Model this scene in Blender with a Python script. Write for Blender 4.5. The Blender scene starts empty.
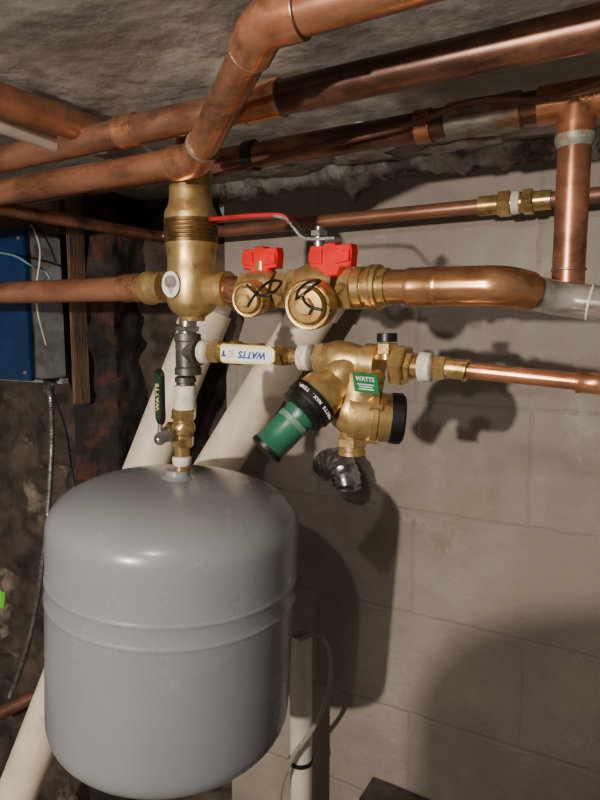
import bpy, bmesh, math, random
from mathutils import Vector, Matrix, noise
random.seed(4)
S=bpy.context.scene
V=Vector
# ---------------------------------------------------------------- survey frame
# X runs along the block wall, Y points into the wall, Z up.  Camera stands 1.07 m off the wall.
F=620.0
CAM=V((0,0,1.5)); PIT=math.atan(72/F)
FH=V((-0.5,0.8660254,0)); RT=V((0.8660254,0.5,0)); UP=V((0,0,1))
FW=FH*math.cos(PIT)-UP*math.sin(PIT); CU=FH*math.sin(PIT)+UP*math.cos(PIT)
def at(u,v,Y):
    r=FW+RT*((u-300)/F)+CU*((400-v)/F)
    return CAM+r*(Y/r.y)
def atz(u,v,z):
    r=FW+RT*((u-300)/F)+CU*((400-v)/F)
    return CAM+r*((z-1.5)/r.z)
def p(u,v): return at(u,v,0.65)
def mp(P): return (P-CAM).dot(FW)/F

# ---------------------------------------------------------------- materials
def lin(c):
    return tuple(((x/12.92) if x<=0.04045 else ((x+0.055)/1.055)**2.4) for x in [k/255 for k in c])+(1,)
def M(name,c1,c2=None,metal=0.0,rough=0.5,scale=25,bump=0.0,c3=None,t3=0.62,bscale=None,rvar=0.15,coat=0,trans=0,stretch=None,bdist=0.01,w3=0.05):
    m=bpy.data.materials.new(name); m.use_nodes=True
    nt=m.node_tree; N=nt.nodes; L=nt.links
    b=N['Principled BSDF']; b.inputs['Metallic'].default_value=metal
    b.inputs['Coat Weight'].default_value=coat
    b.inputs['Transmission Weight'].default_value=trans
    c2=c2 or tuple(int(k*0.8) for k in c1)
    tc=N.new('ShaderNodeTexCoord'); src=tc.outputs['Object']
    if stretch:
        mpn=N.new('ShaderNodeMapping'); mpn.inputs['Scale'].default_value=stretch
        L.new(src,mpn.inputs['Vector']); src=mpn.outputs['Vector']
    n=N.new('ShaderNodeTexNoise'); n.inputs['Scale'].default_value=scale; n.inputs['Detail'].default_value=6; n.inputs['Roughness'].default_value=0.62
    L.new(src,n.inputs['Vector'])
    r=N.new('ShaderNodeValToRGB'); r.color_ramp.elements[0].position=0.35; r.color_ramp.elements[1].position=0.65
    r.color_ramp.elements[0].color=lin(c2); r.color_ramp.elements[1].color=lin(c1)
    L.new(n.outputs['Fac'],r.inputs['Fac']); out=r.outputs['Color']
    if c3:
        n2=N.new('ShaderNodeTexNoise'); n2.inputs['Scale'].default_value=scale*0.45; n2.inputs['Detail'].default_value=8; n2.inputs['Roughness'].default_value=0.7
        ad=N.new('ShaderNodeVectorMath'); ad.operation='ADD'; ad.inputs[1].default_value=(7.3,2.1,5.5)
        L.new(src,ad.inputs[0]); L.new(ad.outputs[0],n2.inputs['Vector'])
        mr=N.new('ShaderNodeMapRange'); mr.inputs['From Min'].default_value=t3-w3; mr.inputs['From Max'].default_value=t3+w3
        L.new(n2.outputs['Fac'],mr.inputs['Value'])
        mx=N.new('ShaderNodeMix'); mx.data_type='RGBA'; L.new(mr.outputs['Result'],mx.inputs['Factor'])
        L.new(out,mx.inputs['A']); mx.inputs['B'].default_value=lin(c3); out=mx.outputs['Result']
    L.new(out,b.inputs['Base Color'])
    mr2=N.new('ShaderNodeMapRange'); mr2.inputs['To Min'].default_value=max(0.03,rough-rvar); mr2.inputs['To Max'].default_value=min(1,rough+rvar)
    L.new(n.outputs['Fac'],mr2.inputs['Value']); L.new(mr2.outputs['Result'],b.inputs['Roughness'])
    if bump:
        n3=N.new('ShaderNodeTexNoise'); n3.inputs['Scale'].default_value=bscale or scale*3; n3.inputs['Detail'].default_value=8
        L.new(src,n3.inputs['Vector'])
        bp=N.new('ShaderNodeBump'); bp.inputs['Strength'].default_value=bump; bp.inputs['Distance'].default_value=bdist
        L.new(n3.outputs['Fac'],bp.inputs['Height']); L.new(bp.outputs['Normal'],b.inputs['Normal'])
    return m
ST=(0.45,1,1)
COP=M('copper',(196,138,106),(156,106,80),0.68,0.29,20,c3=(98,68,54),t3=0.55,stretch=ST,w3=0.08,rvar=0.12)
COP2=M('copper_aged',(174,122,96),(134,94,74),0.62,0.34,18,c3=(84,60,50),t3=0.535,stretch=ST,w3=0.08,rvar=0.14)
COP3=M('copper_dull',(136,96,78),(106,74,60),0.5,0.5,14,c3=(76,56,48),t3=0.6)
COPF=M('copper_fitting',(216,152,116),(182,120,88),0.75,0.25,28,c3=(124,84,62),t3=0.56,w3=0.07,rvar=0.10)
ELB=M('elbow_copper',(214,160,116),(184,130,88),0.80,0.20,24,c3=(132,92,62),t3=0.56,w3=0.08,rvar=0.07,stretch=ST)
SOLD=M('solder_tinned',(164,162,152),(120,112,102),0.65,0.38,45,0.05,c3=(130,94,74),t3=0.54,bdist=0.002,stretch=(0.5,1,1))
VERD=M('flux_residue',(150,164,144),(120,118,104),0.35,0.5,55,0.08,c3=(140,104,82),t3=0.56,bdist=0.002)
SLV=M('glossy_sleeve',(190,184,176),(132,124,116),0.45,0.12,28,c3=(98,84,74),t3=0.55,stretch=(0.25,1,1),rvar=0.05,coat=0.6)
BRA=M('brass',(220,190,128),(186,154,96),0.82,0.25,45,c3=(132,102,60),t3=0.61,rvar=0.10)
BRA2=M('brass_cast',(212,182,124),(180,148,94),0.78,0.34,50,0.25,c3=(126,98,60),t3=0.62,bscale=500,bdist=0.0010,rvar=0.10)
BRAF=M('brass_cap',(190,158,100),(154,122,72),0.75,0.36,60,c3=(104,80,46),t3=0.57)
BRAD=M('brass_grooves',(118,88,48),(78,58,34),0.7,0.4,60)
STL=M('steel',(190,188,182),(140,138,132),0.9,0.3,50)
STLD=M('dark_steel',(104,98,92),(72,68,64),0.6,0.45,40)
ALU=M('galvanised_steel',(190,190,188),(132,132,130),0.95,0.24,60)
TAPE=M('thread_tape',(232,230,220),(190,184,166),0,0.6,70,0.3,c3=(160,134,90),t3=0.62,bdist=0.002)
REDP=M('red_vinyl',(216,24,24),(188,15,18),0,0.32,30)
REDD=M('red_lever_vinyl',(176,20,20),(150,14,16),0,0.32,30)
TANK=M('grey_tank_paint',(130,132,136),(124,126,131),0,0.27,5,rvar=0.03,coat=0.15)
PVC=M('drain_plastic',(236,222,202),(216,200,178),0,0.45,9,c3=(172,154,132),t3=0.62)
PVCW=M('white_plastic',(214,208,196),(194,186,172),0,0.4,14)
TAG=M('tag_plastic',(206,206,202),(190,190,186),0,0.5,14)
BLK=M('black_plastic',(24,23,23),(14,14,14),0,0.35,30)
GRN=M('green_plastic',(42,102,78),(30,82,62),0,0.34,30)
GRNG=M('grey_green_sleeve',(104,136,120),(66,106,88),0,0.4,60)
GRNL=M('green_label',(24,112,66),(18,92,54),0,0.4,20)
YEL=M('cream_yellow_vinyl',(236,224,160),(218,200,120),0,0.35,30)
YEL2=M('yellow_ink',(226,180,40),(210,160,30),0,0.4,30)
BLU=M('blue_ink',(28,70,150),(22,60,130),0,0.5,30)
WHT=M('white_ink',(235,235,230),(220,220,214),0,0.5,30)
BOXB=M('blue_enamel',(14,50,92),(10,38,74),0,0.4,10,rvar=0.05)
BRD=M('pale_board',(150,154,154),(118,120,120),0,0.6,14,c3=(92,84,76),t3=0.58)
WOOD=M('rough_timber',(120,96,74),(82,62,46),0,0.8,12,0.3,stretch=(6,6,0.6))
LIME=M('lime_card',(110,235,50),(94,215,42),0,0.5,10)
CLR=M('clear_tube',(190,186,170),(160,156,140),0,0.25,20,trans=0.4)
MORT=M('white_mortar',(222,216,206),(160,152,143),0,0.9,26,0.4,c3=(112,105,98),t3=0.53)
CEIL=M('rough_ceiling_concrete',(160,155,148),(134,129,122),0,0.9,7,0.28,c3=(204,199,190),t3=0.57,bscale=28)
STONE=M('dark_rubble_stone',(84,72,61),(32,26,22),0,0.9,11,1.0,c3=(138,126,112),t3=0.62,bscale=30)
FLOOR=M('floor_concrete',(110,102,94),(84,78,72),0,0.9,6,0.5)

def brickmat(name,ca,cb,cm,bw,rh,ms,bump,off=(0,0),nscale=10,dark=(40,34,30),dt=0.6,dmix=0.6,warp=0.006,pale=None):
    m=bpy.data.materials.new(name); m.use_nodes=True
    nt=m.node_tree; N=nt.nodes; L=nt.links; b=N['Principled BSDF']; b.inputs['Roughness'].default_value=0.85
    g=N.new('ShaderNodeNewGeometry'); sp=N.new('ShaderNodeSeparateXYZ'); L.new(g.outputs['Position'],sp.inputs[0])
    sm=N.new('ShaderNodeMath'); sm.operation='ADD'; L.new(sp.outputs['X'],sm.inputs[0]); L.new(sp.outputs['Y'],sm.inputs[1])
    cx=N.new('ShaderNodeCombineXYZ'); L.new(sm.outputs[0],cx.inputs['X']); L.new(sp.outputs['Z'],cx.inputs['Y'])
    mpn=N.new('ShaderNodeMapping'); mpn.inputs['Location'].default_value=(off[0],off[1],0); L.new(cx.outputs[0],mpn.inputs['Vector'])
    nd=N.new('ShaderNodeTexNoise'); nd.inputs['Scale'].default_value=26; nd.inputs['Detail'].default_value=5; L.new(g.outputs['Position'],nd.inputs['Vector'])
    vs=N.new('ShaderNodeVectorMath'); vs.operation='SCALE'; vs.inputs['Scale'].default_value=warp; L.new(nd.outputs['Color'],vs.inputs[0])
    va=N.new('ShaderNodeVectorMath'); L.new(mpn.outputs[0],va.inputs[0]); L.new(vs.outputs[0],va.inputs[1])
    t=N.new('ShaderNodeTexBrick'); L.new(va.outputs[0],t.inputs['Vector'])
    t.inputs['Scale'].default_value=1; t.inputs['Brick Width'].default_value=bw; t.inputs['Row Height'].default_value=rh
    t.inputs['Mortar Size'].default_value=ms; t.inputs['Mortar Smooth'].default_value=0.7
    t.inputs['Color1'].default_value=lin(ca); t.inputs['Color2'].default_value=lin(cb); t.inputs['Mortar'].default_value=lin(cm)
    n=N.new('ShaderNodeTexNoise'); n.inputs['Scale'].default_value=nscale; n.inputs['Detail'].default_value=10; n.inputs['Roughness'].default_value=0.68
    L.new(g.outputs['Position'],n.inputs['Vector'])
    mr=N.new('ShaderNodeMapRange'); mr.inputs['From Min'].default_value=dt-0.12; mr.inputs['From Max'].default_value=dt+0.1; mr.inputs['To Max'].default_value=dmix
    L.new(n.outputs['Fac'],mr.inputs['Value'])
    mx=N.new('ShaderNodeMix'); mx.data_type='RGBA'; L.new(mr.outputs[0],mx.inputs['Factor']); L.new(t.outputs['Color'],mx.inputs['A']); mx.inputs['B'].default_value=lin(dark)
    out=mx.outputs['Result']
    if pale:
        n4=N.new('ShaderNodeTexNoise'); n4.inputs['Scale'].default_value=8; n4.inputs['Detail'].default_value=12; n4.inputs['Roughness'].default_value=0.75
        ad=N.new('ShaderNodeVectorMath'); ad.operation='ADD'; ad.inputs[1].default_value=(3.3,8.1,1.5); L.new(g.outputs['Position'],ad.inputs[0]); L.new(ad.outputs[0],n4.inputs['Vector'])
        mr4=N.new('ShaderNodeMapRange'); mr4.inputs['From Min'].default_value=0.58; mr4.inputs['From Max'].default_value=0.70; mr4.inputs['To Max'].default_value=0.7
        L.new(n4.outputs['Fac'],mr4.inputs['Value'])
        mx4=N.new('ShaderNodeMix'); mx4.data_type='RGBA'; L.new(mr4.outputs[0],mx4.inputs['Factor']); L.new(out,mx4.inputs['A']); mx4.inputs['B'].default_value=lin(pale); out=mx4.outputs['Result']
    L.new(out,b.inputs['Base Color'])
    n3=N.new('ShaderNodeTexNoise'); n3.inputs['Scale'].default_value=90; n3.inputs['Detail'].default_value=10; n3.inputs['Roughness'].default_value=0.7; L.new(g.outputs['Position'],n3.inputs['Vector'])
    inv=N.new('ShaderNodeMath'); inv.operation='MULTIPLY_ADD'; inv.inputs[1].default_value=-0.45; L.new(t.outputs['Fac'],inv.inputs[0]); L.new(n3.outputs['Fac'],inv.inputs[2])
    bp=N.new('ShaderNodeBump'); bp.inputs['Strength'].default_value=bump; bp.inputs['Distance'].default_value=0.006
    L.new(inv.outputs[0],bp.inputs['Height']); L.new(bp.outputs['Normal'],b.inputs['Normal'])
    return m
BLOCK=brickmat('painted_block',(157,148,138),(151,142,132),(144,135,126),0.4,0.2,0.005,0.6,off=(0.1,0.03),nscale=4,dark=(130,121,112),dt=0.50,dmix=0.8,warp=0.010,pale=(170,161,151))
BRICK=brickmat('old_brick',(128,66,46),(86,52,40),(84,75,67),0.2,0.072,0.014,1.0,nscale=6,dark=(30,25,21),dt=0.37,dmix=1.0,warp=0.035,pale=(74,66,58))

# ---------------------------------------------------------------- mesh builder
def frame(ax,ref=None):
    z=ax.normalized(); r=ref or (V((0,0,1)) if abs(z.z)<0.9 else V((0,-1,0)))
    x=(r-z*r.dot(z)).normalized(); return x,z.cross(x),z
def fillet(pts,R,n=8):
    out=[pts[0]]
    for i in range(1,len(pts)-1):
        a,b,c=pts[i-1],pts[i],pts[i+1]; d1=(a-b); d2=(c-b); l1,l2=d1.length,d2.length; d1.normalize(); d2.normalize()
        ang=d1.angle(d2)
        if ang>3.12: out.append(b); continue
        T=min(R/math.tan(ang/2),l1*0.49,l2*0.49); A=b+d1*T; C=b+d2*T
        rr=T*math.tan(ang/2); bis=(d1+d2).normalized(); O=b+bis*(rr/math.sin(ang/2))
        va=A-O; vc=C-O; th=va.angle(vc)
        for k in range(n+1):
            s=k/n; q=(va*math.sin((1-s)*th)+vc*math.sin(s*th))/math.sin(th); out.append(O+q)
    out.append(pts[-1]); return out
def smooth_path(pts,n=8):
    P=[pts[0]]+list(pts)+[pts[-1]]; out=[]
    for i in range(1,len(P)-2):
        for k in range(n):
            t=k/n; a,b,c,d=P[i-1],P[i],P[i+1],P[i+2]
            out.append(0.5*((2*b)+(c-a)*t+(2*a-5*b+4*c-d)*t*t+(3*b-a-3*c+d)*t**3))
    out.append(P[-2]); return out
class B:
    def __init__(s): s.bm=bmesh.new()
    def rings(s,rs,mat,cap=True):
        bm=s.bm; R=[[bm.verts.new(q) for q in r] for r in rs]; n=len(R[0])
        for a,b in zip(R,R[1:]):
            for i in range(n):
                f=bm.faces.new((a[i],a[(i+1)%n],b[(i+1)%n],b[i])); f.material_index=mat
        if cap:
            f=bm.faces.new(R[0][::-1]); f.material_index=mat; f=bm.faces.new(R[-1]); f.material_index=mat
        return s
    def tube(s,pts,r,mat=0,seg=24):
        pts=[V(q) for q in pts]; n=len(pts); rr=r if isinstance(r,(list,tuple)) else [r]*n
        t0=(pts[1]-pts[0]).normalized(); x,y,z=frame(t0); rs=[]
        for i in range(n):
            if i==0: t=t0
            elif i==n-1: t=(pts[i]-pts[i-1]).normalized()
            else: t=((pts[i]-pts[i-1]).normalized()+(pts[i+1]-pts[i]).normalized()).normalized()
            x=(x-t*x.dot(t)).normalized(); y=t.cross(x)
            rs.append([pts[i]+(x*math.cos(a)+y*math.sin(a))*rr[i] for a in [2*math.pi*k/seg for k in range(seg)]])
        return s.rings(rs,mat)
    def lathe(s,o,ax,prof,mat=0,seg=40,k=1.0,ref=None):
        x,y,z=frame(ax,ref)
        rs=[[o+z*(t*k)+(x*math.cos(a)+y*math.sin(a))*max(r*k,1e-5) for a in [2*math.pi*(i+0.5)/seg for i in range(seg)]] for t,r in prof]
        return s.rings(rs,mat)
    def hexn(s,a,b,r,mat=0,ref=None):
        l=(b-a).length; c=r*0.06
        return s.lathe(a,b-a,[(0,r*0.92),(c,r),(l-c,r),(l,r*0.92)],mat,6,1,ref)
    def cyl(s,a,b,r,mat=0,seg=32,r2=None,bev=0.0008):
        l=(b-a).length; r2=r2 if r2 is not None else r; bev=min(bev,l*0.3)
        return s.lathe(a,b-a,[(0,r-bev),(bev,r),(l-bev,r2),(l,r2-bev)],mat,seg)
    def ball(s,c,r,mat=0,ax=UP,sq=1.0,seg=32):
        pr=[(-math.cos(t)*r*sq,math.sin(t)*r) for t in [math.pi*i/18 for i in range(19)]]
        return s.lathe(c,V(ax),pr,mat,seg)
    def box(s,c,ax,ay,az,sx,sy,sz,mat=0,bev=0.0015):
        ax,ay,az=ax.normalized(),ay.normalized(),az.normalized()
        g=bmesh.ops.create_cube(s.bm,size=1.0); vs=g['verts']
        for v in vs: v.co=c+ax*(v.co.x*sx)+ay*(v.co.y*sy)+az*(v.co.z*sz)
        fs=set(f for v in vs for f in v.link_faces); es=set(e for v in vs for e in v.link_edges)
        for f in fs: f.material_index=mat
        if bev: bmesh.ops.bevel(s.bm,geom=list(es),offset=bev,segments=2,affect='EDGES',material=mat)
        return s
    def prism(s,poly,o,ax,ay,th,mat=0,bev=0.0):
        ax,ay=ax.normalized(),ay.normalized(); n=ax.cross(ay).normalized()
        def ring(d,ins=0):
            cx=sum(q[0] for q in poly)/len(poly); cy=sum(q[1] for q in poly)/len(poly)
            return [o+ax*(cx+(q[0]-cx)*(1-ins))+ay*(cy+(q[1]-cy)*(1-ins))+n*d for q in poly]
        rs=[ring(-th/2,0.06 if bev else 0),ring(-th/2+bev),ring(th/2-bev),ring(th/2,0.06 if bev else 0)] if bev else [ring(-th/2),ring(th/2)]
        return s.rings(rs,mat)
WL={}
def mk(name,b,mats,parent=None,label=None,category=None,kind=None,ang=35,group=None):
    bm=b.bm; bmesh.ops.recalc_face_normals(bm,faces=bm.faces[:])
    xs=[v.co for v in bm.verts]
    lo=V((min(v.x for v in xs),min(v.y for v in xs),min(v.z for v in xs))); hi=V((max(v.x for v in xs),max(v.y for v in xs),max(v.z for v in xs)))
    c=(lo+hi)/2
    if not parent: c.z=lo.z
    bmesh.ops.translate(bm,verts=bm.verts[:],vec=-c)
    me=bpy.data.meshes.new(name); bm.to_mesh(me); bm.free()
    for m in (mats if isinstance(mats,(list,tuple)) else [mats]): me.materials.append(m)
    for f in me.polygons: f.use_smooth=True
    me.set_sharp_from_angle(angle=math.radians(ang))
    o=bpy.data.objects.new(name,me); S.collection.objects.link(o); WL[o.name]=c
    if parent: o.parent=parent; o.location=c-WL[parent.name]
    else: o.location=c
    tag(o,label,category,kind,group); return o
def tag(o,label=None,category=None,kind=None,group=None):
    if label:o['label']=label
    if category:o['category']=category
    if kind:o['kind']=kind
    if group:o['group']=group
def root(name,loc,label,category,group=None):
    o=bpy.data.objects.new(name,None); o.empty_display_size=0.02; S.collection.objects.link(o); o.location=loc; WL[o.name]=V(loc); tag(o,label,category,None,group); return o
def text(body,c,ax,ay,size,mat,parent,name='lettering',ext=0.0003,shear=0.0,squeeze=1.0,bold=0.0):
    cu=bpy.data.curves.new('t','FONT'); cu.body=body; cu.size=size; cu.align_x='CENTER'; cu.align_y='CENTER'; cu.extrude=ext; cu.shear=shear; cu.offset=bold
    t=bpy.data.objects.new('t',cu); S.collection.objects.link(t); bpy.context.view_layer.update()
    me=bpy.data.meshes.new_from_object(t.evaluated_get(bpy.context.evaluated_depsgraph_get())); bpy.data.objects.remove(t)
    ax=ax.normalized(); ay=(ay-ax*ay.dot(ax)).normalized(); n=ax.cross(ay)
    for v in me.vertices: v.co=ax*v.co.x*squeeze+ay*v.co.y+n*v.co.z
    me.materials.clear(); me.materials.append(mat)
    o=bpy.data.objects.new(name,me); S.collection.objects.link(o); WL[o.name]=c
    o.parent=parent; o.location=c-WL[parent.name]; o['label']='printed lettering'; return o

# ---------------------------------------------------------------- room
ZC=1.79
b=B(); b.box(V((0.35,1.135,ZC/2)),V((1,0,0)),V((0,1,0)),UP,2.3,0.13,ZC,0,0)
mk('wall_back',b,BLOCK,label='grey painted concrete block wall',kind='structure')
def grid(name,o,ax,ay,nrm,la,lb,step,amp,sc,mat,label,ridge=False,streak=0):
    na=int(la/step); nb=int(lb/step); bm=bmesh.new(); vs=[]
    for i in range(na+1):
        for j in range(nb+1):
            q=o+ax*(la*i/na)+ay*(lb*j/nb)
            h=noise.fractal(q*sc,0.9,2.1,5)*amp
            if streak: h+=max(0,noise.noise(V((q.x*5+q.y,q.y*11,4)))-0.35)*streak
            if ridge:
                cell=noise.voronoi(V((q.x*5,q.y*5,q.z*8)))[0]; h+=min(cell[1]-cell[0],0.35)*0.09-0.02
            vs.append(bm.verts.new(q+nrm*h))
    for i in range(na):
        for j in range(nb):
            a=i*(nb+1)+j; bm.faces.new((vs[a],vs[a+1],vs[a+nb+2],vs[a+nb+1]))
    bb=B(); bb.bm=bm; return mk(name,bb,mat,label=label,kind='structure',ang=80)
grid('ceiling',V((-2.5,-1.9,ZC)),V((1,0,0)),V((0,1,0)),V((0,0,-1)),4.0,3.1,0.015,0.0020,7,CEIL,'low rough grey concrete ceiling',streak=0.008)
grid('wall_left',V((-2.5,1.07,0)),V((1,0,0)),UP,V((0,-1,0)),1.7,ZC,0.014,0.02,6,STONE,'dark rubble stone foundation wall',True)
b=B(); b.box(V((-0.5,-0.35,-0.02)),V((1,0,0)),V((0,1,0)),UP,4.0,3.1,0.04,0,0); mk('floor',b,FLOOR,label='bare concrete basement floor',kind='structure')
b=B(); n=300; rs=[]
for i in range(n+1):
    x=-0.85+2.3*i/n; c=V((x,1.075,ZC-0.003)); r=0.026+0.026*noise.noise(V((x*9,1,2)))+0.010*noise.noise(V((x*45,5,2)))
    rs.append([c+V((0,math.cos(a)*r*1.3*(1+0.6*noise.noise(V((x*40,a*2,3)))),math.sin(a)*r*(1+0.7*noise.noise(V((x*45,a*2,8)))))) for a in [2*math.pi*k/14 for k in range(14)]])
b.rings(rs,0); mk('trim_1',b,MORT,label='ragged pale mortar bead between wall and ceiling',kind='structure',ang=80)
bm=bmesh.new(); nz=150; nx=22; prof_=[]
for i in range(nx+1): prof_.append(V((-1.18+0.14*i/nx,0.985,0)))
for i in range(1,9): prof_.append(V((-1.04,0.985+0.1*i/8,0)))
vs=[]
for j in range(nz+1):
    z=(ZC-0.003)*j/nz; row=[]
    for q in prof_:
        P=V((q.x,q.y,z)); h=noise.fractal(P*9,0.9,2.1,5)*0.028; row.append(bm.verts.new(P+V((h*0.9,-h,0))))
    vs.append(row)
for j in range(nz):
    for i in range(len(prof_)-1): bm.faces.new((vs[j][i],vs[j][i+1],vs[j+1][i+1],vs[j+1][i]))
b=B(); b.bm=bm; mk('trim_2',b,BRICK,label='crumbling soot-darkened old brick pier',kind='structure',ang=80)

# ---------------------------------------------------------------- overhead copper pipes
R=0.0175
def coupling(parent,a,d,l=0.045,r=None,mat=COPF,rings=True,name='pipe_coupling'):
    r=r or R+0.0022; d=d.normalized(); bb=B()
    bb.lathe(a-d*l/2,d,[(0,R*0.98),(0.0005,r),(l*0.1,r+0.0005),(l*0.2,r),(l*0.8,r),(l*0.9,r+0.0005),(l-0.0005,r),(l,R*0.98)],0,32)
    if rings:
        for e in (-1,1):
            q=a+d*(l/2*e); bb.lathe(q-d*0.001,d,[(0,R),(0.0006,R+0.0013),(0.0014,R+0.0012),(0.002,R)],1,32)
    return mk(name,bb,[mat,SOLD],parent)
XD=V((1,0,0))
P1=[V((-2.0,0.585,at(0,163,0.585).z)),V((0.45,0.585,at(560,33,0.585).z))]
r1=root('copper_pipe',P1[0],'long aged copper heating pipe hung under the ceiling','pipe')
mk('pipe_body',B().tube(P1,R),COP2,r1)
d=(P1[1]-P1[0]); 
def along(P,x): t=(x-P[0].x)/(P[1].x-P[0].x); return P[0].lerp(P[1],t)
coupling(r1,along(P1,at(263,104,0.585).x),d,0.05)
coupling(r1,along(P1,at(130,135,0.585).x),d,0.03)
Z2a=at(0,189,0.60).z
a2=V((-2.0,0.60,Z2a+0.0)); e1=at(196,160,0.60); e2=at(264,24,0.455); f2=V((0.5,0.455,e2.z+0.002))
r2=root('copper_pipe',a2,'copper heating pipe jogging forward on two angled elbows','pipe')
d12=(e2-e1).normalized()
mk('pipe_body',B().tube([a2,e1-XD*0.02],R).tube([e1+d12*0.02,e2-d12*0.02],R).tube([e2+XD*0.02,f2],R),COP,r2)
for c,da,db in((e1,-XD,d12),(e2,-d12,XD)):
    bb=B(); L=0.036; bb.tube(fillet([c+da*L,c,c+db*L],0.035,8),R+0.0026,0,32)
    for dd in(da,db): bb.lathe(c+dd*(L-0.001),dd,[(0,R+0.002),(0.0006,R+0.0027),(0.0014,R+0.0025),(0.0022,R)],1,32)
    mk('pipe_elbow',bb,[COPF,SOLD],r2)
P3=[V((-2.0,0.76,at(210,167,0.76).z)),V((0.45,0.76,at(440,121,0.76).z))]
r3=root('copper_pipe',P3[0],'copper supply pipe close under the ceiling with dropped branch','pipe')
mk('pipe_body',B().tube(P3,R),COP2,r3)
d3=P3[1]-P3[0]
coupling(r3,along(P3,at(484,115,0.76).x),d3,0.085,R+0.003,SOLD,name='tinned_coupling')
coupling(r3,along(P3,at(425,124,0.76).x),d3,0.02,mat=COPF,rings=False)
q=along(P3,at(252,158,0.76).x); mk('pipe_clamp',B().cyl(q-XD*0.008,q+XD*0.008,R+0.004),BLK,r3,label='black clamp band')
T=along(P3,at(577,98,0.76).x)
Bt=V((T.x,T.y,at(572,284,0.76).z)); 
bb=B(); bb.lathe(T-XD*0.04,XD,[(0,R),(0.001,R+0.003),(0.079,R+0.003),(0.08,R)],0,32); bb.cyl(T,T-UP*0.045,R+0.0028,0)
mk('pipe_tee',bb,[COPF,SOLD],r3)
bb=B(); bb.lathe(T-UP*0.050,UP,[(0,R),(0.003,R+0.0012),(0.007,R+0.0034),(0.013,R+0.0034),(0.015,R+0.001)],0,32); mk('flux_residue',bb,VERD,r3,label='greenish flux residue at the tee joint')
mk('branch_pipe',B().tube([T-UP*0.04,Bt-UP*0.01],R),COP,r3)
bb=B(); bb.lathe(Bt+UP*0.014,UP,[(0,R),(0.001,R+0.0012),(0.003,R+0.0012),(0.0035,R)],0,32); mk('solder_joint',bb,SOLD,r3,label='silvery solder joint')
pts=smooth_path([at(214,176,0.735),at(300,152,0.735),at(400,128,0.73),at(470,102,0.72),at(540,99,0.72),at(585,88,0.72),at(640,66,0.72)],6)
mk('capillary_tube',B().tube(pts,0.0035,0,12),COP3,label='thin reddish-brown tube clipped beside the supply pipe',category='tube')
zw=at(400,214,0.985).z
c1=V((at(160,238,0.985).x,0.985,zw)); 
pts=fillet([V((c1.x,0.30,zw)),c1,V((at(492,205,0.985).x,0.985,zw))],0.03,8)
rw=root('wall_pipe',c1,'slim copper pipe running along the block wall','pipe')
mk('pipe_body',B().tube(pts,0.0111,0,20),COP2,rw)
f=V((at(492,205,0.985).x,0.985,zw)); bb=B()
bb.cyl(f-XD*0.02,f+XD*0.01,0.0145); bb.hexn(f+XD*0.01,f+XD*0.028,0.020); bb.cyl(f+XD*0.028,f+XD*0.045,0.015); bb.hexn(f+XD*0.045,f+XD*0.06,0.0195); bb.cyl(f+XD*0.06,f+XD*0.085,0.014)
mk('pipe_union',bb,BRA,rw,label='brass union with hex nuts')
bb=B(); bb.lathe(f+XD*0.029,XD,[(0,.014),(.001,.0175),(.011,.017),(.013,.014)],0,24); mk('tape_wrap',bb,TAPE,rw,label='white thread tape')
mk('pipe_body',B().tube([f+XD*0.08,f+XD*0.7],0.0111,0,20),COP3,rw)
mk('crossing_pipe',B().tube([atz(-60,80,1.757),atz(93,131,1.757)],0.019,0,24),COP2,label='dull brown pipe running across to the heating pipes',category='pipe')
mk('water_pipe',B().tube([atz(-60,102,1.74),atz(58,145,1.74)],0.0105,0,20),PVCW,label='cream plastic water pipe beside the brown pipe',category='pipe')

# ---------------------------------------------------------------- main valve train
m0=V((-2.0,0.65,at(0,289,0.65).z)); m1=p(146,288)
rm=root('return_pipe',m0,'horizontal copper pipe feeding the air separator','pipe')
mk('pipe_body',B().tube([m0,m1],R),COP,rm); coupling(rm,p(132,288),XD,0.03)
top=p(190,170); k=mp(top)
ra=root('air_separator',p(189,318),'tall cast brass air separator with dark grooved collar','air separator')
prof=[(0,0),(0,17),(1.5,20),(30,21.5),(36,23),(42,26),(45,26.5),(72,26.5),(76,25),(94,24.5),(104,25.5),(132,25.5),(139,22),(146,13),(150,12),(150,0)]
bb=B(); bb.lathe(top,-UP,prof,0,48,k)
sc=p(189,289)
bb.lathe(p(147,288),XD,[(0,R+.001),(0.001,R+.005),(0.010,R+.006),(0.012,R+.003),(0.032,R+.003)],0,32)
bb.lathe(p(230,289),-XD,[(0,R+.001),(0.001,R+.005),(0.010,R+.006),(0.014,R+.003),(0.03,R+.003)],0,32)
mk('separator_body',bb,BRA2,ra)
bb=B()
g=[(49,26.6),(49.2,27.1)]
for i in range(5): g+= [(51+i*4,27.2),(51.6+i*4,26.8),(52.4+i*4,26.8),(53+i*4,27.2)]
g+=[(72,27.1),(72.3,26.5)]
bb.lathe(top,-UP,g,0,48,k); mk('grooved_collar',bb,BRAD,ra,label='dark grooved brass collar')
tv=V((CAM.x-sc.x,CAM.y-sc.y,0)).normalized(); tv=Matrix.Rotation(-math.radians(36),3,'Z')@tv
tc=V((sc.x,sc.y,p(170,287).z))+tv*0.0385
tn=(tv*0.6+V((CAM.x-sc.x,CAM.y-sc.y,0)).normalized()*0.4).normalized(); tx,ty,tz=frame(tn)
pl=[(math.cos(2*math.pi*i/36)*0.0118,math.sin(2*math.pi*i/36)*0.0165) for i in range(36)]
bb=B(); bb.prism(pl,tc,ty,tx,0.002,0)
tg=mk('tag',bb,TAG,ra,label='grey-white rounded printed tag')
bb=B(); bb.lathe(tc+tx*0.003+tz*0.001,tz,[(0,.0085),(.0005,.0085),(.0005,.0077),(0,.0077)],0,28)
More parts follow.
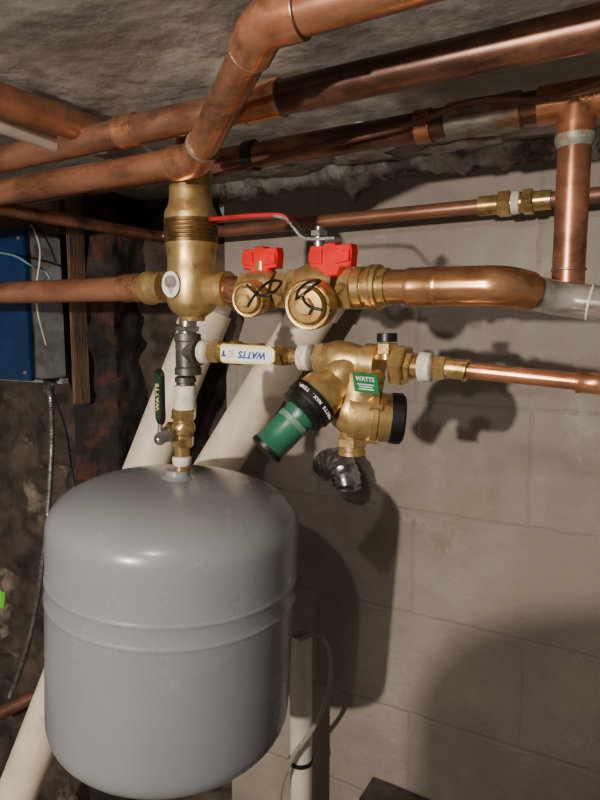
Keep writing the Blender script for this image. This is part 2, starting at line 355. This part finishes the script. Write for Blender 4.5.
bb.prism([(-.0036,-.004),(.0036,-.004),(0,-.0130)],tc+tz*0.0013,ty,tx,0.0008,0)
bb.prism([(-.005,.0055),(.005,.0055),(.005,.0045),(-.005,.0045)],tc+tz*0.0013,ty,tx,0.0008,0)
bb.prism([(-.005,.0025),(.005,.0025),(.005,.0015),(-.005,.0015)],tc+tz*0.0013,ty,tx,0.0008,0)
mk('tag_symbol',bb,STLD,tg)
mk('riser_stub',B().cyl(top-UP*0.002,top+UP*0.04,R),COP,label='short copper stub rising from the brass separator',category='pipe')
mk('pipe_nipple',B().cyl(p(226,290),p(247,291),R+0.0005),COPF,label='short bright copper nipple between separator and valve',category='pipe')

def port(bb,c,n,r,l):
    bb.lathe(c,n,[(0,r*0.8),(l*0.35,r*0.85),(l*0.4,r),(l*0.85,r),(l,r*0.93),(l*0.99,r*0.84),(l*0.90,r*0.82),(l*0.90,0)],0,40)
def portcap(c,n,r,l,par):
    bb=B(); x,y,z=frame(n)
    bb.lathe(c+n*(l*0.88),n,[(0,r*0.78),(l*0.14,r*0.76),(l*0.24,r*0.66),(l*0.26,r*0.40),(l*0.26,0)],0,40)
    bb.hexn(c+n*(l*1.10),c+n*(l*1.34),r*0.36)
    mk('port_cap',bb,BRAF,par,label='dull brass port cap')
def butterfly(c,w,h,name_parent,lab):
    ax=V((1,-0.12,-0.02)).normalized(); ay=UP
    pl=[(-0.5,0.22),(-0.47,0.42),(-0.16,0.40),(-0.10,0.48),(0.10,0.48),(0.16,0.40),(0.47,0.42),(0.5,0.22),(0.47,-0.22),(0.26,-0.24),(0.17,-0.5),(-0.17,-0.5),(-0.26,-0.24),(-0.47,-0.22)]
    bb=B(); bb.prism([(x*w,y*h) for x,y in pl],c,ax,ay,0.016,0,0.002)
    fr=ax.cross(ay); fr=fr if fr.y<0 else -fr
    for sx in(-1,1): bb.prism([(-.16*w,.22*h),(.16*w,.30*h),(.16*w,-.14*h),(-.16*w,-.08*h)] if sx<0 else [(-.16*w,.30*h),(.16*w,.22*h),(.16*w,-.08*h),(-.16*w,-.14*h)],c+ax*(sx*.31*w)+fr*0.0085,ax,ay,0.003,0,0.0008)
    return mk('handle',bb,REDP,name_parent,label=lab)
nv=V((0.12,-1,-0.16)).normalized()
c=p(263,291); rv=root('isolation_valve',p(263,318),'brass isolation valve with red wing handle and round drain port','valve')
bb=B(); bb.hexn(p(244,291),p(252,291),0.0245); bb.lathe(p(250,291),XD,[(0,.020),(.006,.024),(.02,.026),(.034,.024),(.04,.020)],0,36); bb.hexn(p(280,291),p(291,291),0.0235)
o_=c+nv*0.012-UP*0.006
port(bb,o_,nv,0.0215,0.030); bb.cyl(c+UP*0.01,c+UP*0.036,0.009); mk('valve_body',bb,BRA2,rv); portcap(o_,nv,0.0215,0.030,rv)
butterfly(p(263,262),0.056,0.038,rv,'red wing handle')
c=p(322,292); rv2=root('isolation_valve',p(322,326),'larger brass valve with red wing handle, flange port and long lever','valve')
bb=B(); bb.hexn(p(292,290),p(301,290),0.027); bb.lathe(p(299,290),XD,[(0,.022),(.008,.028),(.025,.032),(.045,.028),(.052,.022)],0,36); bb.hexn(p(344,289),p(356,289),0.026)
o_=c+nv*0.012-UP*0.010
port(bb,o_,nv,0.0285,0.034); bb.cyl(c+UP*0.01,c+UP*0.05,0.012); mk('valve_body',bb,BRA2,rv2); portcap(o_,nv,0.0285,0.034,rv2)
butterfly(V((p(339,261).x,0.635,p(339,261).z)),0.058,0.038,rv2,'red wing handle')
bb=B(); st=p(319,236); bb.cyl(p(319,268),st+UP*0.006,0.0065); bb.hexn(st-UP*0.001,st+UP*0.006,0.0105); bb.cyl(st+UP*0.006,st+UP*0.011,0.005); bb.hexn(p(319,262),p(319,252),0.013)
mk('valve_stem',bb,STL,rv2,label='steel stem with nut')
def strip(bb,pts,w,th,mat):
    rs=[]
    for i,q in enumerate(pts):
        t=(pts[min(i+1,len(pts)-1)]-pts[max(i-1,0)]).normalized(); yv=V((0,1,0)); nn=t.cross(yv).normalized()
        rs.append([q+yv*(w/2)+nn*th/2,q+yv*(w/2)-nn*th/2,q-yv*(w/2)-nn*th/2,q-yv*(w/2)+nn*th/2])
    bb.rings(rs,mat)
L0=[p(338,239),p(318,240),p(306,238),p(297,228),p(290,220),p(278,217)]
bb=B(); strip(bb,smooth_path(L0,5),0.020,0.003,0); lv=mk('lever',bb,STL,rv2,label='bent steel lever')
bb=B(); strip(bb,smooth_path([p(293,224),p(288,218),p(278,216),p(250,217),p(217,220),p(214,221)],5),0.018,0.0045,0); mk('grip',bb,REDD,lv,label='red vinyl lever grip')
def cord(pts,r,mat,name,label,cat='cable',n=7,seg=10):
    return mk(name,B().tube(smooth_path([V(q) for q in pts],n),r,0,seg),mat,label=label,category=cat)
cord([at(247,285,.60),at(254,292,.575),at(264,296,.57),at(275,291,.575),at(281,282,.60),at(272,281,.595),at(262,287,.575),at(252,299,.575),at(248,306,.585)],0.0016,BLK,'cord','thin black cord looped over the small valve')
cord([at(296,300,.60),at(299,290,.58),at(309,282,.575),at(320,281,.575),at(312,287,.565),at(303,296,.565),at(309,306,.56),at(322,310,.56)],0.0016,BLK,'cord','thin black cord looped over the large valve')
ru=root('pipe_union',p(373,300),'brass and copper union beside the large valve','pipe fitting')
bb=B(); bb.lathe(p(356,288),XD,[(0,.020),(.002,.0235),(.012,.0235),(.0125,.021),(.018,.021),(.019,.025),(.030,.025),(.031,.021),(.040,.021),(.041,.018)],0,40); mk('union_body',bb,BRA,ru)
bb=B(); bb.lathe(p(374,288),XD,[(0,.0240),(.001,.0258),(.003,.0258),(.004,.0240)],0,40); mk('union_ring',bb,COPF,ru)
a=p(388,287); c1=at(503,286,.65); c2=at(556,298,0.715); c3=V((0.45,0.715,c2.z-0.09))
rr=root('elbow_pipe',a,'glossy copper pipe turning back toward the wall through a large elbow','pipe')
mk('pipe_body',B().tube([a,at(440,287,.65)],R+0.0015),ELB,rr)
coupling(rr,at(424,287,.65),XD,0.035,R+0.0035,ELB)
dc=(c2-c1).normalized()
path=fillet([at(432,287,.65),c1,c1+dc*0.034],0.045,14)
mk('pipe_elbow',B().tube(path,R+0.0035,0,36),ELB,rr)
tp=fillet([c1+dc*0.028,c2,c3],0.04,12)
mk('tinned_pipe',B().tube(tp,R+0.0005,0,36),SLV,rr,label='shiny silvery sleeved pipe')
q=c2+(c3-c2).normalized()*0.034; d_=(c3-c2).normalized(); mk('cable_tie',B().cyl(q-d_*0.0012,q+d_*0.0012,R+0.0022),PVCW,rr,label='white cable tie')

# ---------------------------------------------------------------- riser to the tank
def vline(v): return p(188-(v-320)*0.045,v)
rs_=root('riser_tee',vline(376),'dark malleable iron tee under the separator','pipe fitting')
bb=B(); bb.cyl(vline(316),vline(334),0.012,1); bb.hexn(vline(326),vline(331),0.0165,1)
bb.lathe(vline(333),-UP,[(0,.013),(.001,.018),(.010,.018),(.012,.0165),(.045,.0165),(.047,.018),(.056,.018),(.057,.013)],0,32)
bb.lathe(p(187,352),XD,[(0,.0165),(.012,.0165),(.014,.0165),(.015,.018),(.022,.018),(.023,.012)],0,32)
mk('tee_body',bb,[STLD,STL],rs_)
rb=root('service_valve',vline(462),'brass service valve with drain above the tank','valve')
bb=B(); bb.hexn(vline(409),vline(419),0.0175); bb.ball(vline(428),0.0165); bb.cyl(vline(418),vline(440),0.0135); bb.hexn(vline(437),vline(446),0.0165); bb.cyl(vline(446),vline(472),0.0105)
bb.cyl(vline(428),vline(428)+V((-0.024,-0.004,0)),0.0075)
mk('valve_body',bb,BRA,rb)
bb=B(); bb.lathe(vline(376),-UP,[(0,.012),(.002,.0145),(.008,.0145),(.009,.0125),(.014,.0125)],1,32); bb.lathe(vline(385),-UP,[(0,.012),(.001,.0150),(.020,.0150),(.022,.0145),(.033,.0150),(.034,.011)],0,32)
mk('taped_nipple',bb,[TAPE,STLD],rb,label='nipple wrapped in white thread tape')
bb=B(); bb.lathe(vline(456),-UP,[(0,.011),(.002,.0135),(.010,.013),(.013,.011)],0,32); mk('tape_wrap',bb,TAPE,rb,label='white thread tape')
hx=V((1,-0.25,0)).normalized(); hc=at(160,397,.62)
pl=[]
for i in range(32):
    a_=2*math.pi*i/32; pl.append((math.cos(a_)*0.0095,math.sin(a_)*0.010+(0.028 if math.sin(a_)>0 else -0.028)))
bb=B(); bb.prism(pl,hc,hx,UP,0.005,0,0.001); hd=mk('lever_handle',bb,BLK,rb,label='black oval lever handle with green face')
bb=B(); bb.prism([(x*0.7,y*0.85) for x,y in pl],hc+hx.cross(UP).normalized()*0.003,hx,UP,0.0012,0); mk('handle_face',bb,M('dark_green_face',(30,58,36),(22,44,28),0,0.4,30),hd)
text('WATTS',hc+hx.cross(UP).normalized()*0.0040,UP,-hx,0.010,YEL,hd,squeeze=1.1)
bb=B(); lc=at(160,436,.62); bb.cyl(vline(428)+V((-0.02,-0.004,0)),at(163,434,.635),0.006); bb.hexn(at(170,436,.62),at(160,437,.62),0.0085); bb.cyl(hc-UP*0.036,lc,0.0035)
bb.ball(lc-UP*0.004,0.0085)
mk('drain_cock',bb,STL,rb,label='small plated drain cock')

# ---------------------------------------------------------------- expansion tank
Tt=p(178,477); axd=(p(169,760)-Tt).normalized(); RT_=0.1735
prof=[(0,0)]
for i in range(1,21):
    a_=math.pi/2*i/20; prof.append((0.068*(1-math.cos(a_)**0.84),RT_*math.sin(a_)**0.82))
def ridge(t): return [(t-.005,RT_),(t-.003,RT_+.0004),(t-.001,RT_+.0013),(t+.001,RT_+.0013),(t+.003,RT_+.0004),(t+.005,RT_)]
prof+= [(0.10,RT_)]+ridge(0.131)+[(0.146,RT_-0.0001)]+ridge(0.160)+[(0.25,RT_),(0.330,RT_)]
for i in range(1,19):
    a_=math.pi/2*i/18; prof.append((0.330+0.067*(math.sin(a_)**0.76),RT_*max(math.cos(a_),0)**0.76))
rt=root('expansion_tank',Tt+axd*0.397,'grey painted steel expansion tank hanging from the riser','expansion tank')
mk('tank_shell',B().lathe(Tt,axd,prof,0,96),TANK,rt,ang=60)
bb=B(); bb.lathe(Tt-axd*0.012,axd,[(0,.012),(.001,.0165),(.008,.0175),(.013,.024),(.018,.034)],0,36); mk('tank_neck',bb,TANK,rt)
bb=B(); e=Tt+axd*0.394; bb.cyl(e,e+axd*0.018,0.008); mk('air_valve',bb,BLK,rt,label='small air valve cap')

# ---------------------------------------------------------------- fill line
q=p
rf=root('fill_ball_valve',q(232,366),'small brass ball valve with cream lever on the fill line','valve')
bb=B(); bb.cyl(q(203,352),q(216,352),0.0105); bb.hexn(q(213,352),q(222,352),0.0155); bb.ball(q(236,353),0.0165); bb.cyl(q(220,352),q(255,354),0.013); bb.hexn(q(252,354),q(262,354),0.0155)
bb.cyl(q(236,353),q(236,353)-V((0,.030,0)),0.006); bb.cyl(q(260,354),q(303,357),0.0098); bb.hexn(q(277,355),q(286,356),0.0135)
bb.cyl(q(286,356),q(290,356),0.0115)
mk('valve_body',bb,BRA,rf)
bb=B(); bb.lathe(q(202,352),XD,[(0,.010),(.001,.0155),(.010,.0145),(.012,.010)],0,32); mk('tape_wrap',bb,TAPE,rf,label='white thread tape')
bb=B(); bb.lathe(q(301,357),XD,[(0,.010),(.001,.0165),(.014,.0160),(.016,.011)],0,32); mk('tape_wrap',bb,TAPE,rf,label='white thread tape')
YH=0.612
hl,hr=at(221,353,YH),at(275,356,YH); hm=(hl+hr)/2; hax=(hr-hl).normalized(); hay=UP
L_=(hr-hl).length; H_=0.0118
pl=[(-L_/2,-H_*.75),(-L_/2+.004,-H_),(L_/2-.006,-H_*.95),(L_/2,-H_*.5),(L_/2,H_*.5),(L_/2-.006,H_*.95),(-L_/2+.004,H_),(-L_/2,H_*.75)]
bb=B(); bb.prism(pl,hm,hax,hay,0.005,0,0.001); hh=mk('lever_handle',bb,YEL,rf,label='cream lever handle with blue print')
fn=hax.cross(hay).normalized()
bb=B(); bb.prism([(x*0.93,y*0.72) for x,y in pl],hm+fn*0.0026,hax,hay,0.0008,0); mk('handle_face',bb,WHT,hh)
text('WATTS',hm+fn*0.0034+hax*0.010,-hax,-hay,0.0115,BLU,hh,shear=0.3,squeeze=1.0,bold=0.0004)
bb=B(); o=hm+fn*0.0034-hax*(L_*0.27)
for (sx,sy,w_,h_) in((0,.0032,.009,.0014),(0,0,.009,.0014),(0,-.0032,.009,.0014)): bb.box(o+hax*sx+hay*sy,(hax+hay*0.25),hay,fn,w_,h_,.0005,0,0)
mk('handle_emblem',bb,YEL2,hh,label='yellow printed emblem')
bb=B(); o=hm+fn*0.0034-hax*(L_*0.41); bb.prism([(-.0008,.004),(.0008,.004),(.0008,-.001),(.004,-.004),(-.004,-.004)],o,hax,hay,.0005,0); mk('handle_emblem',bb,BLU,hh,label='blue printed emblem')

rg=root('fill_regulator',q(352,456),'brass backflow preventer and pressure regulator with green sleeve','regulator')
bb=B()
bb.lathe(q(317,358),q(400,366)-q(317,358),[(0,.012),(.001,.0155),(.010,.016),(.014,.019),(.026,.0235),(.042,.0225),(.056,.0190),(.062,.0190),(.064,.0225),(.080,.0225),(.082,.0155)],0,16)
bb.hexn(q(318,358),q(327,359),0.0205)
br0=q(352,366); br1=at(303,411,.60); bd=(br1-br0).normalized()
bb.lathe(br0,bd,[(0,.021),(.010,.022),(.028,.021),(.030,.0200)],0,16)
bb.lathe(br0+bd*.028,bd,[(0,.0205),(.008,.022),(.016,.0270),(.028,.0280),(.034,.0280)],0,36)
bb.cyl(q(364,372),q(358,405),0.025)
bb.box(q(352,388)+V((0,-.006,0)),V((1,-.1,0)),V((.1,1,0)),UP,.034,.030,.040,0,.005)
bb.ball(q(354,410),0.0300)
bx=at(348,414,.642); cx_=at(391,418,.664)
xd=(cx_-bx).normalized(); ln=(cx_-bx).length
bb.lathe(bx,xd,[(0,.0275),(.008,.0285),(ln*.5,.0285),(ln*.52,.0310),(ln*.66,.0310),(ln*.68,.0285),(ln,.0275)],0,40)
for i in range(4):
    x_,y_,z_=frame(xd); a_=math.pi/4+i*math.pi/2+0.3; rad=x_*math.cos(a_)+y_*math.sin(a_); bb.hexn(bx+xd*(ln*.44)+rad*.0290,bx+xd*(ln*.74)+rad*.0290,0.0042)
bb.cyl(q(352,425),q(352,453),0.0155,0,32,0.0145); bb.hexn(q(352,437),q(352,446),0.0180); bb.lathe(q(352,450),-UP,[(0,.0145),(.001,.0160),(.005,.0160),(.006,.0125),(.004,.009)],0,32)
mk('regulator_body',bb,BRA2,rg,ang=28)
bb=B(); bb.cyl(q(387,360),q(387,346),0.009); bb.hexn(q(387,354),q(387,343),0.0125); mk('test_cock',bb,BRA,rg,label='small brass vent fitting')
bb=B(); bb.cyl(q(387,342),q(387,333),0.0115); mk('vent_cap',bb,BLK,rg,label='black vent cap')
bb=B(); bb.hexn(q(394,364),q(407,366),0.0240,0); bb.hexn(q(407,366),q(413,367),0.0175,0); bb.cyl(q(412,367),q(424,367),0.012); mk('union_nut',bb,BRA,rg,label='large brass hex nut')
bb=B(); cs=cx_-xd*0.002
bb.lathe(cs,xd,[(0,.026),(.001,.0285),(.014,.0285),(.0165,.0265),(.017,.022),(.015,.0205),(.015,.010),(.018,.009),(.018,0)],0,48)
for i in range(24):
    a_=2*math.pi*i/24; x_,y_,z_=frame(xd); rad=x_*math.cos(a_)+y_*math.sin(a_); bb.box(cs+xd*0.0075+rad*0.0285,xd,rad,xd.cross(rad),0.012,0.002,0.0025,0,0)
mk('adjusting_cap',bb,BLK,rg,label='ribbed black adjusting cap')
br2=br0+bd*0.058
bb=B(); bb.lathe(br2,bd,[(0,.0265),(.001,.0305),(.014,.0305),(.0165,.0285),(.024,.0285),(.026,.023)],0,48); bl=mk('retaining_ring',bb,BLK,rg,label='black ring with white print')
end=at(263,453,.568); gd=(end-br2).normalized(); gl=(end-br2).length
bb=B(); bb.lathe(br2+gd*0.022,gd,[(0,.018),(.002,.0205),(.006,.0205),(.008,.0192),(gl-.034,.0192),(gl-.032,.0205),(gl-.027,.0205),(gl-.025,.013),(gl-.023,0)],0,40)
mk('sleeve',bb,[GRN],rg,label='smooth green plastic strainer sleeve')
bb=B(); bb.lathe(br2+gd*(.034),gd,[(0,.0192),(.0005,.0202),(.007,.0202),(.0075,.0192)],0,40)
mk('sleeve_band',bb,GRNG,rg,label='grey-green sleeve band')
bb=B(); bb.lathe(br2+gd*(gl-.010),gd,[(0,.014),(.001,.0206),(.006,.0206),(.008,.017),(.009,0)],0,40); mk('sleeve_end',bb,BLK,rg,label='black end ring')
vn=(CAM-br2).normalized(); vn=(vn-bd*vn.dot(bd)).normalized(); side=bd.cross(vn).normalized()
msg='WATTS MAX. TEMP.'
for i,chh in enumerate(msg):
    if chh==' ': continue
    a_=(i-(len(msg)-1)/2)*0.125; nn=(vn*math.cos(a_)+side*math.sin(a_)); tt=(side*math.cos(a_)-vn*math.sin(a_))
    text(chh,br2+bd*0.0075+nn*0.0308,tt,-bd if tt.cross(-bd).dot(nn)>0 else bd,0.0052,WHT,bl,bold=0.0001)
gc=at(366,383,.610); gx=V((1,-0.22,-0.03)).normalized(); gy=V((-0.04,-0.25,1)); gy=(gy-gx*gy.dot(gx)).normalized(); gn=gx.cross(gy)
bb=B(); bb.prism([(-.0165,-.0110),(.0165,-.0110),(.0165,.0110),(-.0165,.0110)],gc,gx,gy,0.0015,0); pt_=mk('name_plate',bb,GRNL,rg,label='green rectangular name plate')
bb=B(); bb.cyl(gc-gn*0.001,gc-gn*0.022,0.009); mk('plate_boss',bb,BRA2,rg)
text('WATTS',gc+gn*0.001+gy*0.0045,gx,gy,0.0072,WHT,pt_)
bb=B()
for dy,w_ in((-.0015,.022),(-.0042,.018),(-.0069,.020)): bb.box(gc+gn*0.001+gy*dy,gx,gy,gn,w_,.0009,.0004,0,0)
mk('fine_print',bb,WHT,pt_,label='rows of tiny white print')

rp=root('fill_pipe',q(430,367),'thin bright copper fill pipe ending in a coupling','pipe')
fd=(q(588,382.5)-q(437,367)).normalized() 
bb=B(); bb.lathe(q(420,367),XD,[(0,.0105),(.001,.0165),(.013,.0155),(.015,.0115)],0,32); mk('tape_wrap',bb,TAPE,rp,label='white thread tape')
bb=B(); bb.hexn(q(435,367),q(447,368),0.0138); bb.cyl(q(446,368),q(466,370),0.0108); bb.cyl(q(464,370),q(468,371),0.012); mk('adapter',bb,BRA,rp,label='brass threaded adapter')
e0=q(465,370); mk('pipe_body',B().tube([e0,e0+fd*0.3],0.0085,0,24),COPF,rp)
cc=q(576,381.2); cc=e0+fd*((cc-e0).dot(fd)); bb=B(); bb.lathe(cc,fd,[(0,.009),(.001,.0112),(.004,.0112),(.006,.0104),(.022,.0104),(.024,.0118),(.034,.0122),(.040,.0122),(.041,.009)],0,28)
mk('pipe_coupling',bb,COPF,rp)

# ---------------------------------------------------------------- drains behind
r_=0.046
a=at(212,300,1.0); c=at(28,766,0.76); dn=(c-a).normalized()
rd=root('drain_pipe',c+dn*0.3,'large cream plastic drain pipe slanting down behind the tank','pipe')
mk('pipe_body',B().cyl(a,c+dn*0.35,r_-0.003,0,48),PVC,rd); bb=B(); bb.cyl(a+dn*0.02,a+dn*0.07,r_+0.003,0,48); mk('pipe_socket',bb,PVC,rd)
a=at(330,285,0.98); c=at(205,486,0.93); dn=(c-a).normalized()
rd2=root('drain_pipe',c+dn*0.4,'cream plastic drain pipe slanting down behind the valves','pipe')
mk('pipe_body',B().cyl(a,c+dn*0.45,0.041,0,48),PVC,rd2); bb=B(); bb.cyl(a-dn*0.005,a+dn*0.05,0.046,0,48); mk('pipe_socket',bb,PVC,rd2)
a=at(301,634,0.98)
rd3=root('vent_pipe',V((a.x,a.y,0)),'white vertical plastic pipe with a black strap','pipe')
bb=B(); bb.lathe(V((a.x,a.y,0)),UP,[(0,.022),(a.z,.022),(a.z,.0185),(a.z-.03,.0185)],0,36); mk('pipe_body',bb,PVCW,rd3)
z7=at(294,757,0.98).z; mk('strap',B().cyl(V((a.x,a.y,z7-.004)),V((a.x,a.y,z7+.005)),0.0245),BLK,rd3,label='black strap')
tb=at(278,800,.93)
cord([at(300,640,.945),at(315,634,.94),at(327,645,.94),at(331,668,.94),at(326,700,.94),at(312,730,.935),at(296,752,.93),at(286,772,.93),at(280,800,.93),V((tb.x,.93,.4)),V((tb.x,.93,0.005))],0.0045,CLR,'plastic_tube','thin clear plastic tube looping beside the white pipe','tube')
e_=[at(326,466,1.068),at(331,462,1.035),at(340,464,1.010),at(346,477,0.995),at(346,487,0.995)]
pts=smooth_path(e_,8); rr_=[0.0250+(0.0022 if i%3==0 else 0) for i in range(len(pts))]
mk('metal_elbow',B().tube(pts,rr_,0,28),ALU,label='short shiny ridged sheet metal elbow at the wall',category='duct')

# ---------------------------------------------------------------- far-corner clutter
def wallbox(u0,v0,u1,v1,Y,dep,name,mats,label,cat,bev=0.004):
    A=at(u0,v0,Y); C=at(u1,v1,Y); bb=B(); bb.box(V(((A.x+C.x)/2,Y+dep/2,(A.z+C.z)/2)),XD,V((0,1,0)),UP,abs(C.x-A.x),dep,abs(A.z-C.z),0,bev)
    return mk(name,bb,mats,label=label,category=cat)
wallbox(-60,232,62,384,1.0,0.02,'backboard',BRD,'pale painted mounting board on the stone wall','board',0.001)
A=at(-60,240,0.90); C=at(31,380,0.90)
rbx=root('control_box',V(((A.x+C.x)/2,0.985,C.z)),'blue enamelled electrical control box with pale metal sides','control box')
bb=B(); bb.box(V(((A.x+C.x)/2,0.953,(A.z+C.z)/2)),XD,V((0,1,0)),UP,C.x-A.x,0.092,A.z-C.z,0,0.004); mk('box_body',bb,BRD,rbx,label='pale metal box body')
bb=B(); bb.box(V(((A.x+C.x)/2,0.903,(A.z+C.z)/2)),XD,V((0,1,0)),UP,C.x-A.x+.006,0.012,A.z-C.z+.006,0,0.002); bx_=mk('box_cover',bb,BOXB,rbx)
for dx,dz in((-1,-1),(1,-1),(-1,1),(1,1)):
    bb=B(); cc=V(((A.x+C.x)/2+dx*(C.x-A.x)*.45,0.895,(A.z+C.z)/2+dz*(A.z-C.z)*.45)); bb.cyl(cc,cc+V((0,.004,0)),.005)
    mk('cover_screw',bb,STL,bx_)
wallbox(62,150,75,405,0.93,0.045,'timber_post',WOOD,'rough timber post beside the board','post',0.002)
wallbox(-60,200,60,232,0.955,0.03,'timber_rail',WOOD,'rough timber rail above the board','board',0.002)
pts=smooth_path([at(48,382,.99),at(51,400,.95),at(52,440,.94),at(49,500,.93),at(44,555,.92),at(34,620,.92),at(22,665,.92),at(10,697,.92)],26)
mk('metal_conduit',B().tube(pts,[0.0068 if i%2 else 0.0052 for i in range(len(pts))],0,14),STL,label='flexible corrugated metal conduit hanging below the control box',category='conduit')
mk('conduit_connector',B().hexn(at(48,378,.985),at(49,392,.97),0.012),STL,label='steel connector on the conduit',category='connector')
cord([at(-5,252,.87),at(15,256,.86),at(32,266,.88),at(46,272,.93),at(58,300,.93)],0.0022,M('pale_blue_wire',(110,150,170),(90,130,150),0,.5),'wire','pale blue wire draped to the wireway')
cord([at(-5,210,.92),at(20,216,.9),at(44,236,.92),at(56,262,.925)],0.002,BLK,'wire','thin black wire hanging over the board')
cord([at(30,222,.92),at(40,250,.9),at(36,300,.88),at(46,345,.92)],0.0018,PVCW,'wire','thin white wire hanging over the board')
cord([at(52,392,.93),at(66,430,.95),at(72,470,.96),at(84,520,.96)],0.0022,BLK,'wire','black wire trailing down beside the brick pier')
mk('stub_pipe',B().cyl(at(-20,722,.95),at(44,692,1.05),0.018),COP3,label='rusty brown pipe stub near the drain',category='pipe')
bb=B(); bb.box(at(0,598,.80),V((1,-.3,0)),V((.2,0,1)),V((.3,1,0)),0.036,0.036,0.004,0,0.001); mk('lime_card',bb,LIME,label='lime green plastic card against the stones',category='card')
A=at(354,802,0.97); C=at(416,802,0.97)
rj=root('junction_box',V(((A.x+C.x)/2,1.01,0)),'dark grey metal box standing against the block wall','box')
bb=B(); bb.box(V(((A.x+C.x)/2,1.034,(A.z-.02)/2)),XD,V((0,1,0)),UP,C.x-A.x,0.064,A.z-.02,0,0.003); mk('box_body',bb,STLD,rj)
bb=B(); bb.box(V(((A.x+C.x)/2,1.033,A.z-.018)),XD,V((0,1,0)),UP,C.x-A.x+.008,0.068,0.004,0,0.001); mk('box_lid',bb,STLD,rj)
for i,(x_,y_,r0) in enumerate([(at(70,112,0.66).x,0.66,.035),(at(98,122,0.72).x,0.72,.03),(at(45,105,0.62).x,0.62,.022),(-0.62,1.00,.04),(-0.44,0.99,.04),(-0.30,1.02,.035),(-0.19,0.97,.045),(-0.06,1.0,.045),(-0.25,0.88,.028),(-0.40,0.86,.024),(-0.02,0.9,.035)]):
    cc=V((x_,y_,ZC-0.001)); bb=B(); bb.ball(cc,r0,0,UP,0.10 if i>2 else 0.35,26)
    for vv in bb.bm.verts:
        dd=vv.co-cc; kk=1+0.9*noise.noise(vv.co*26+V((i,0,0)))+0.3*noise.noise(vv.co*80); vv.co=cc+V((dd.x*kk*1.4,dd.y*kk,dd.z*kk))
    mk('plaster_lump',bb,MORT,label='pale crumbling plaster flake on the ceiling',category='plaster',ang=80,group='plaster flakes on the ceiling')
hcx,hcy,hr_=-0.15,-0.46,0.25  # unseen cylinder added behind the camera to shadow the lower right wall
rh=root('shadow_caster',V((hcx,hcy,0)),'unseen round-topped cylinder added behind the camera to cast a wall shadow','shadow caster')
prof=[(0.03,0.20),(0.03,hr_),(1.28,hr_)]
for i in range(1,13):
    a_=math.pi/2*i/12; prof.append((1.28+0.10*math.sin(a_),hr_*max(math.cos(a_),0)**0.8))
mk('caster_shell',B().lathe(V((hcx,hcy,0)),UP,prof,0,64),PVCW,rh)
mk('caster_base',B().cyl(V((hcx,hcy,0)),V((hcx,hcy,0.035)),0.21),BLK,rh)

# ---------------------------------------------------------------- lights
def pt(name,loc,e,r,col):
    l=bpy.data.lights.new(name,'POINT'); l.energy=e; l.shadow_soft_size=r; l.color=col; o=bpy.data.objects.new(name,l); o.location=loc; S.collection.objects.link(o)
pt('work_lamp',(-0.42,-1.35,1.58),178,0.025,(1,0.89,0.77))
pt('trouble_light',(-0.27,-0.04,1.745),7.4,0.009,(1,0.93,0.84))
w=bpy.data.worlds.new('world'); S.world=w; w.use_nodes=True; bg=w.node_tree.nodes['Background']; bg.inputs['Color'].default_value=(0.9,0.86,0.82,1); bg.inputs['Strength'].default_value=0.16
# ---------------------------------------------------------------- camera
cd=bpy.data.cameras.new('camera'); cd.sensor_fit='VERTICAL'; cd.sensor_height=36; cd.lens=F/800*36; cd.clip_start=0.02
co=bpy.data.objects.new('camera',cd); S.collection.objects.link(co)
m=Matrix((RT,CU,-FW)).transposed().to_4x4(); m.translation=CAM; co.matrix_world=m; S.camera=co
